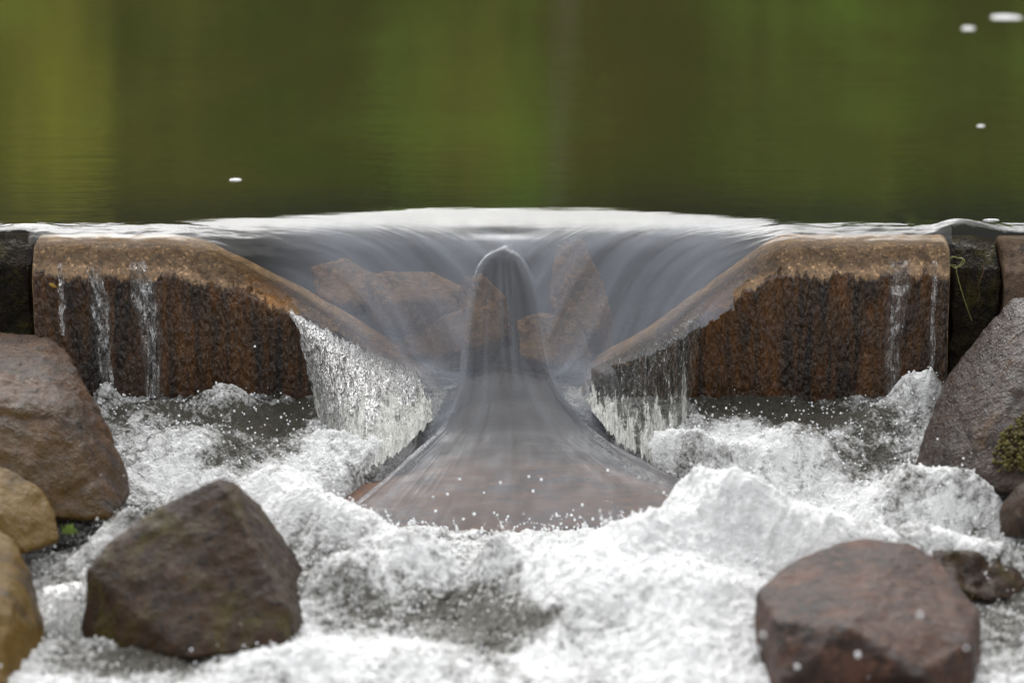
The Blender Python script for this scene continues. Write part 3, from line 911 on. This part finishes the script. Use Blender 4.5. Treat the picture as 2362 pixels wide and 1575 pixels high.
# ------------------------------------------------------------------ falling curtains at both sides of the notch
def curtain(label, top, bot, seed, nu=260, nv=170, less=0.0):
    u = np.linspace(0, 1, nu)
    s = np.linspace(0, 1, nv)
    T = np.array([P(*q) for q in top])
    B = np.array([P(*q) for q in bot])
    tu = np.linspace(0, 1, len(T))
    bu = np.linspace(0, 1, len(B))
    Tp = np.array([np.interp(u, tu, T[:, k]) for k in range(3)]).T
    Bp = np.array([np.interp(u, bu, B[:, k]) for k in range(3)]).T
    Tp = gsmooth(Tp, 20, 0)
    Bp = gsmooth(Bp, 30, 0)
    S = s[:, None, None]
    Pz = Tp[None] + (Bp - Tp)[None] * S
    Pz[:, :, 2] = Tp[None, :, 2] + (Bp - Tp)[None, :, 2] * (0.45 * s + 0.55 * s ** 2)[:, None]
    U, SS = np.meshgrid(u, s)
    q = np.c_[U.ravel() * 22, SS.ravel() * 2.4, np.zeros(U.size)]
    d = fbm(q, 4, 0.6, seed=seed).reshape(U.shape) * 0.016 + fbm(q * [4, 5, 1], 2, 0.6, seed=seed + 5).reshape(U.shape) * 0.006
    d *= 0.25 + sstep(0, 0.4, SS)
    Pz[:, :, 1] -= d + 0.012
    Pz[:, :, 2] += d * 0.3
    ragt = noise3(np.c_[u * 30, u * 0, u * 0], seed + 8) * 0.06 + 0.05
    ragt += noise3(np.c_[u * 90, u * 0, u * 0], seed + 9) * 0.04
    ragb = 1 - 0.02 - 0.06 * noise3(np.c_[u * 34, u * 0, u * 0], seed + 10) - 0.03 * noise3(np.c_[u * 110, u * 0, u * 0], seed + 11)
    keep = (SS > np.maximum(ragt, 0)[None, :]) & (SS < ragb[None, :])
    fo = 0.25 + 0.46 * SS ** 1.3 + 0.20 * noise3(np.c_[U.ravel() * 16 + SS.ravel() * 1.5, SS.ravel() * 0.8, np.zeros(U.size)], seed + 20).reshape(U.shape) + 0.22 * fbm(q * [1.0, 0.6, 1], 3, 0.6, seed=seed + 12).reshape(U.shape) + 0.10 * U - less - 0.05 - 0.25 * np.exp(-U / 0.05)
    keep &= U > 0.05 * noise3(np.c_[SS.ravel() * 5, U.ravel() * 0, U.ravel() * 0], seed + 13).reshape(U.shape) + 0.02
    Fc = grid_faces(nv, nu, keep)
    Vc, Fc, fo = compact(Pz.reshape(-1, 3), Fc, fo.ravel())
    tag(mesh_obj('water_curtain', Vc, Fc, M_CURTAIN, attrs={'foam': fo}), label, 'waterfall', 'white curtains falling into the notch')


curtain('white streaked curtain of water falling off the left block into the notch',
        [(655, 700, -.125), (740, 742, -.125), (850, 795, -.125), (930, 832, -.125), (1008, 868, -.13)],
        [(735, 985, -.22), (765, 1035, -.32), (830, 1105, -.44), (930, 1040, -.37), (1010, 955, -.23)], 400)
curtain('white streaked curtain of water falling off the right block into the notch',
        [(1630, 705, -.125), (1560, 740, -.125), (1480, 780, -.125), (1410, 815, -.125), (1350, 850, -.13)],
        [(1590, 985, -.22), (1560, 1030, -.30), (1500, 1075, -.38), (1425, 1025, -.33), (1350, 930, -.21)], 430)


curtain('small clear fall between the triangular boulder and the yellow streaked one',
        [(95, 1345, -1.17), (150, 1335, -1.17), (200, 1330, -1.19)],
        [(110, 1490, -1.27), (150, 1490, -1.27), (190, 1490, -1.27)], 470, 80, 90, 0.12)


def trickle(label, pts_, seed):
    """a thin glassy rope of water; pts_ = (px, row, half width in px)"""
    nv, nu = 120, 14
    s = np.linspace(0, 1, nv)
    t = np.linspace(0, 1, len(pts_))
    px = np.interp(s, t, [p[0] for p in pts_])
    rw = np.interp(s, t, [p[1] for p in pts_])
    hwid = np.interp(s, t, [p[2] for p in pts_]) * (1 + 0.25 * noise3(np.c_[s * 9, s * 0, s * 0], seed))
    px = px + 4 * noise3(np.c_[s * 6, s * 0, s * 0], seed + 1)
    Vt = []
    for k in range(nv):
        c = P(px[k], rw[k], -.127 - 0.035 * s[k] ** 1.5)
        for i in range(nu):
            a = -1 + 2 * i / (nu - 1)
            lump = 0.006 * noise3(np.array([[a * 2.2 + 5, s[k] * 7, seed]]), seed + 2)[0]
            Vt.append((c[0] + a * hwid[k] / 1001, c[1] - 0.012 * math.sqrt(max(0, 1 - a * a)) + lump, c[2]))
    tag(mesh_obj('water_trickle', np.array(Vt), grid_faces(nv, nu), M_FALL), label, 'waterfall', 'thin trickles down the weir faces')


trickle('faint trickle of water on the left block, nearer its left end', [(215, 612, 16), (232, 700, 24), (240, 800, 20), (252, 915, 14)], 500)
trickle('forked glassy trickle of water in the middle of the left block', [(318, 600, 18), (332, 680, 32), (350, 780, 26), (358, 915, 20)], 510)
trickle('thin broken trickle of water at the far left end of the left block', [(140, 604, 7), (143, 680, 9), (146, 770, 7)], 530)
trickle('thin trickle of water at the very right end of the right block, beside the joint', [(2158, 600, 6), (2154, 690, 8), (2150, 800, 9), (2148, 870, 6)], 540)
trickle('single clear trickle of water near the right end of the right block', [(2076, 598, 28), (2074, 680, 24), (2060, 780, 20), (2056, 905, 17)], 520)

# ------------------------------------------------------------------ drops
ico = bmesh.new()
bmesh.ops.create_icosphere(ico, subdivisions=2, radius=1)
ico.verts.ensure_lookup_table()
IV = np.array([v.co[:] for v in ico.verts])
IF = np.array([[v.index for v in f.verts] for f in ico.faces])
ico.free()


def drops(name, C, R, stretch, mat):
    n = len(C)
    sc = np.ones((n, 1, 3))
    sc[:, 0, 2] = stretch
    Vd = (C[:, None, :] + IV[None] * R[:, None, None] * sc).reshape(-1, 3)
    Fd = (IF[None] + (np.arange(n) * len(IV))[:, None, None]).reshape(-1, 3)
    return tag(mesh_obj(name, Vd, Fd, mat, rebase=False), kind='stuff')


def foam_z(x, y):
    i = np.clip(((x - fx[0]) / FD).astype(int), 0, len(fx) - 1)
    j = np.clip(((y - fy_[0]) / FD).astype(int), 0, len(fy_) - 1)
    return FZ[j, i], inside[j, i], fm[j, i]


n = 16000
dx_, dy_ = rng.uniform(-1.3, 1.3, n), rng.uniform(-1.7, -0.14, n)
fz, ins, am = foam_z(dx_, dy_)
ok = (ins < 0.3) & (rng.uniform(0, 1, n) < np.clip(am, 0.1, 1))
hgt = np.abs(rng.normal(0, 0.006, n)) + (rng.uniform(0, 1, n) < 0.05) * rng.exponential(0.025, n)
C = np.c_[dx_, dy_, fz + hgt][ok]
RR = rng.uniform(0.0010, 0.0030, len(C))
jets, jr = [], []
for k in range(150):                                   # little jets thrown up along the foot of the fan and the curtains
    if k < 45:
        x0 = rng.uniform(-0.36, 0.46)
        y0 = np.interp(x0, gx, foot) - rng.uniform(-0.01, 0.06)
    else:
        x0, y0 = rng.uniform(-1.0, 1.1), rng.uniform(-1.2, -0.3)
    z0, i0, _ = foam_z(np.array([x0]), np.array([y0]))
    if i0[0] > 0.5:
        continue
    vx, vy, vz = rng.normal(0, 0.28), rng.normal(-0.1, 0.15), rng.uniform(0.3, 1.05)
    tm = rng.uniform(0.03, 0.12)
    for t in np.linspace(0, tm, rng.integers(6, 18)):
        jets.append((x0 + vx * t, y0 + vy * t, z0[0] + vz * t - 4.9 * t * t))
        jr.append((0.0007 + 0.0032 * rng.uniform(0, 1) ** 2.5) * (1 - 0.4 * t / tm))
for k in range(11):                                    # larger drops flying before the pink boulder
    q = P(rng.uniform(1500, 2250), rng.uniform(1330, 1565), rng.uniform(-2.1, -1.68))
    jets.append(tuple(q))
    jr.append(rng.uniform(0.0022, 0.0050))
for k in range(12):                                    # and a few thrown up over the fan
    q = P(rng.uniform(980, 1420), rng.uniform(1085, 1200), rng.uniform(-0.85, -0.66))
    jets.append(tuple(q))
    jr.append(rng.uniform(0.0015, 0.0042))
C = np.vstack([C, np.array(jets) + rng.normal(0, 0.0015, (len(jets), 3))])
RR = np.concatenate([RR, jr])
drops('spray_drops', C, RR, rng.uniform(0.8, 1.4, len(C)), M_DROP)

# ------------------------------------------------------------------ small things on the water and stones
M_FLECK = foam_material('foam_fleck', white=(0.9, 0.9, 0.9), thr=(0.1, 0.3))


def fleck(label, pxs, row, wpx, hy, seed):
    c = P(pxs, row, 0)
    tt = (0 - CAM[2]) / (c[2] - CAM[2])
    c = CAM + (c - CAM) * tt
    hy *= 0.6
    hwx = wpx * 0.42 * (c[1] + 8.1) / 8201
    nr, na = 7, 40
    Vv, Ff = [(c[0], c[1], 0.0033)], []
    for r in range(1, nr):
        for k in range(na):
            a = 2 * math.pi * k / na
            q = r / (nr - 1)
            w = 1 + 0.35 * noise3(np.array([[math.cos(a) * 2, math.sin(a) * 2, seed]]), seed)[0]
            Vv.append((c[0] + hwx * q * w * math.cos(a), c[1] + hy * q * w * math.sin(a), 0.0025 * (1 - q ** 2) + (0.0008 if r < nr - 1 else -0.002)))
    for k in range(na):
        Ff.append((0, 1 + k, 1 + (k + 1) % na))
        for r in range(nr - 2):
            a0 = 1 + r * na
            Ff.append((a0 + k, a0 + na + k, a0 + na + (k + 1) % na, a0 + (k + 1) % na))
    tag(mesh_obj('foam_fleck', np.array(Vv), Ff, M_FLECK, attrs={'foam': np.full(len(Vv), 0.40)}), label, 'foam', 'white foam flecks drifting on the pond')


fleck('small white foam fleck on the pond above the left block', 544, 415, 34, 0.018, 1)
fleck('longest white foam fleck, in the top right corner of the pond', 2322, 40, 88, 0.07, 2)
fleck('short blurred foam fleck left of the longest one, top right of the pond', 2233, 66, 40, 0.05, 3)
fleck('faint foam fleck at the right side, halfway down the pond', 2262, 291, 22, 0.02, 4)
fleck('thin line of foam along the lip at the left edge of the pond', 60, 519, 130, 0.009, 5)
fleck('thin line of foam along the lip at the right end of the pond', 2285, 508, 48, 0.009, 6)


def tube(pts_, r0, r1, nseg=7):
    pts_ = np.array(pts_)
    tg = np.gradient(pts_, axis=0)
    tg /= np.linalg.norm(tg, axis=1)[:, None] + 1e-9
    a = np.cross(tg, [0.2, 1, 0.1])
    a /= np.linalg.norm(a, axis=1)[:, None] + 1e-9
    b = np.cross(tg, a)
    Vt = []
    for k in range(len(pts_)):
        r = r0 + (r1 - r0) * k / (len(pts_) - 1)
        for i in range(nseg):
            t = 2 * math.pi * i / nseg
            Vt.append(pts_[k] + r * (math.cos(t) * a[k] + math.sin(t) * b[k]))
    Ft = []
    for k in range(len(pts_) - 1):
        for i in range(nseg):
            Ft.append((k * nseg + i, k * nseg + (i + 1) % nseg, (k + 1) * nseg + (i + 1) % nseg, (k + 1) * nseg + i))
    return np.array(Vt), Ft


M_STEM = plain('grass_stem', (0.20, 0.22, 0.06), 0.45)
loop = [P(2205 + 16 * math.cos(t) * (1 + 0.25 * math.sin(2.3 * t)), 604 + 12 * math.sin(t) * (1 + 0.2 * math.cos(3.1 * t)), -.085 + 0.006 * math.sin(1.7 * t)) for t in np.linspace(0, 15, 70)]
stem = [P(2204 + 38 * s ** 1.3, 612 + 128 * s, -.086 - 0.012 * math.sin(3 * s)) for s in np.linspace(0, 1, 24)]
Vt, Ft = tube(loop + stem, 0.0011, 0.0009)
tag(mesh_obj('grass_stem', Vt, Ft, M_STEM), 'knotted pale green grass stem hanging on the black recessed stone', 'plant')
M_TWIG = plain('brown_stem', (0.10, 0.055, 0.025), 0.6)
Vt, Ft = tube([P(2268 - 14 * s + 3 * math.sin(9 * s), 610 + 85 * s, -.088 - 0.004 * math.sin(5 * s)) for s in np.linspace(0, 1, 20)], 0.0012, 0.0006)
tag(mesh_obj('dead_stem', Vt, Ft, M_TWIG), 'thin reddish brown dead stem right of the knotted grass stem', 'plant')
# fallen leaf on the left block
lc = P(122, 658, -.131)
Vl, Fl = [], []
for k in range(9):
    s = k / 8
    w = 0.0042 * math.sin(math.pi * min(1, s * 0.98 + 0.01)) ** 0.8
    ctr = lc + np.array([-0.009 + 0.018 * s, -0.002 * math.sin(3 * s), 0.005 - 0.010 * s])
    for e in (-1, 0, 1):
        Vl.append(ctr + np.array([0.55 * w * e, -0.0015 * (1 - abs(e)), 0.84 * w * e]))
for k in range(8):
    for e in (0, 1):
        Fl.append((k * 3 + e, k * 3 + e + 1, k * 3 + 4 + e, k * 3 + 3 + e))
tag(mesh_obj('leaf', np.array(Vl), Fl, plain('yellow_leaf', (0.42, 0.24, 0.03), 0.4)), 'small yellow fallen leaf stuck on the left block near its left end', 'leaf')
# weed tuft by the low rock
tc = P(155, 1222, -.97)
Vw, Fw = [], []
for k in range(70):
    a, e = random.uniform(0, 6.28), random.uniform(0.1, 1.4)
    ln = random.uniform(0.010, 0.024)
    d = np.array([math.cos(a) * math.cos(e), math.sin(a) * math.cos(e), math.sin(e)])
    sd = np.cross(d, [0.3, 0.5, 0.8])
    sd = sd / np.linalg.norm(sd) * 0.004
    b0 = tc + np.array([random.uniform(-.008, .008), random.uniform(-.008, .008), -.008])
    i = len(Vw)
    Vw += [b0, b0 + d * ln * 0.5 + sd, b0 + d * ln, b0 + d * ln * 0.5 - sd]
    Fw.append((i, i + 1, i + 2, i + 3))
tag(mesh_obj('water_weed', np.array(Vw), Fw, plain('weed_green', (0.22, 0.30, 0.07), 0.5)), 'small bright green weed tuft in the foam beside the low ochre rock', 'plant')

# ------------------------------------------------------------------ woodland on the far bank (seen in the pond as its reflection)
Vt_all, Ft_all, Ct_all = [], [], []
nv_ = 0


def add_geo(Va, Fa, c):
    global nv_
    Vt_all.append(np.asarray(Va))
    Ft_all.extend([tuple(int(i) + nv_ for i in f) for f in Fa])
    Ct_all.append(np.tile(c, (len(Va), 1)) if np.ndim(c) == 1 else c)
    nv_ += len(Va)


def leaves(c, r, n, size, colr):
    d = rng.normal(size=(n, 3))
    d /= np.linalg.norm(d, axis=1)[:, None]
    ctr = c + d * (rng.uniform(0.35, 1, (n, 1)) ** 0.6) * r
    a = rng.normal(size=(n, 3))
    a /= np.linalg.norm(a, axis=1)[:, None]
    b = np.cross(a, rng.normal(size=(n, 3)))
    b /= np.linalg.norm(b, axis=1)[:, None]
    s = size * rng.uniform(0.6, 1.4, (n, 1))
    q = np.stack([ctr - a * s, ctr + b * s * 0.5, ctr + a * s, ctr - b * s * 0.5], 1).reshape(-1, 3)
    cc = np.repeat(colr[None] * rng.uniform(0.75, 1.3, (n, 1)), 4, 0)
    add_geo(q, np.arange(n * 4).reshape(-1, 4), cc)


YEL, GRN, DRK, OLV, BRN = [np.array(c) for c in ((0.84, 0.84, 0.22), (0.42, 0.62, 0.13), (0.07, 0.12, 0.03), (0.54, 0.56, 0.14), (0.17, 0.11, 0.06))]
# photo column of the reflection -> colour of the growth standing there
COLS = [(x, c) for x, c in zip(range(-900, 3400, 95), [DRK, OLV, GRN, DRK, OLV, GRN, DRK, OLV, YEL * .8, YEL, YEL * .9, YEL * 1.1, OLV * .7, YEL * .55, YEL * .7, BRN, DRK, GRN * .6, DRK,
        OLV, GRN * 1.3, YEL * .7, GRN * 1.4, YEL * .8, BRN, BRN, BRN * .7, DRK, GRN * .7, DRK, GRN, OLV * .7, GRN, DRK, DRK * 1.5, GRN * .8, DRK, OLV, GRN, DRK, OLV, GRN, DRK, OLV, DRK, GRN])]
far_mix = [DRK, OLV, GRN, DRK, OLV * .7, GRN * .8]
COLS += [(x, far_mix[k % 6]) for k, x in enumerate(list(range(-3400, -900, 110)) + list(range(3400, 5900, 110)))]
for (px, c) in COLS:
    for row_i in range(3):
        Yt = (12.4, 15.5, 21.5)[row_i] + random.uniform(-.3, .5)
        x = (px + (0, 55, 0)[row_i] - 1181) / FPX * (Yt + 8) + random.uniform(-.1, .1)
        hgt = random.uniform(3.4, 4.3) + (0, 0.3, 2.6)[row_i]
        r = random.uniform(0.30, 0.42) * (1 + row_i * .4)
        tv, tf = tube([(x + 0.05 * math.sin(k), Yt + 0.25, k * hgt * 0.95 / 6) for k in range(7)], 0.10, 0.03)
        add_geo(tv, tf, np.array((0.11, 0.085, 0.055)))
        cl = (c if row_i == 0 else c * 0.75) * (1.35 if px > 1480 else 1.0)
        for k in range(10):
            zz = 0.35 + (hgt - 0.4) * k / 9
            leaves(np.array([x + random.uniform(-.1, .1), Yt + random.uniform(-.25, .2), zz]), np.array([r, r, 0.42]) * random.uniform(.8, 1.2), 190, 0.062, cl * random.uniform(0.6, 1.3))
# two bare trunks at the water's edge
for (px, Yt, rr, cc) in ((1292, 12.4, 0.10, (0.6, 0.55, 0.5)), (530, 12.5, 0.12, (0.10, 0.06, 0.03))):
    x = (px - 1181) / FPX * (Yt + 8)
    tv, tf = tube([(x + 0.04 * math.sin(k * .8), Yt, k * 4.2 / 8) for k in range(9)], rr, rr * 0.5, 10)
    add_geo(tv, tf, np.array(cc))
M_LEAF = plain('far_foliage', (0.1, 0.1, 0.02), 0.6, attr_col='tint', var=0.1, sc=3, trans=0.5)
wd = mesh_obj('woodland', np.vstack(Vt_all), Ft_all, M_LEAF, smooth=False, attrs={'tint': np.vstack(Ct_all)}, rebase=False)
tag(wd, kind='stuff')
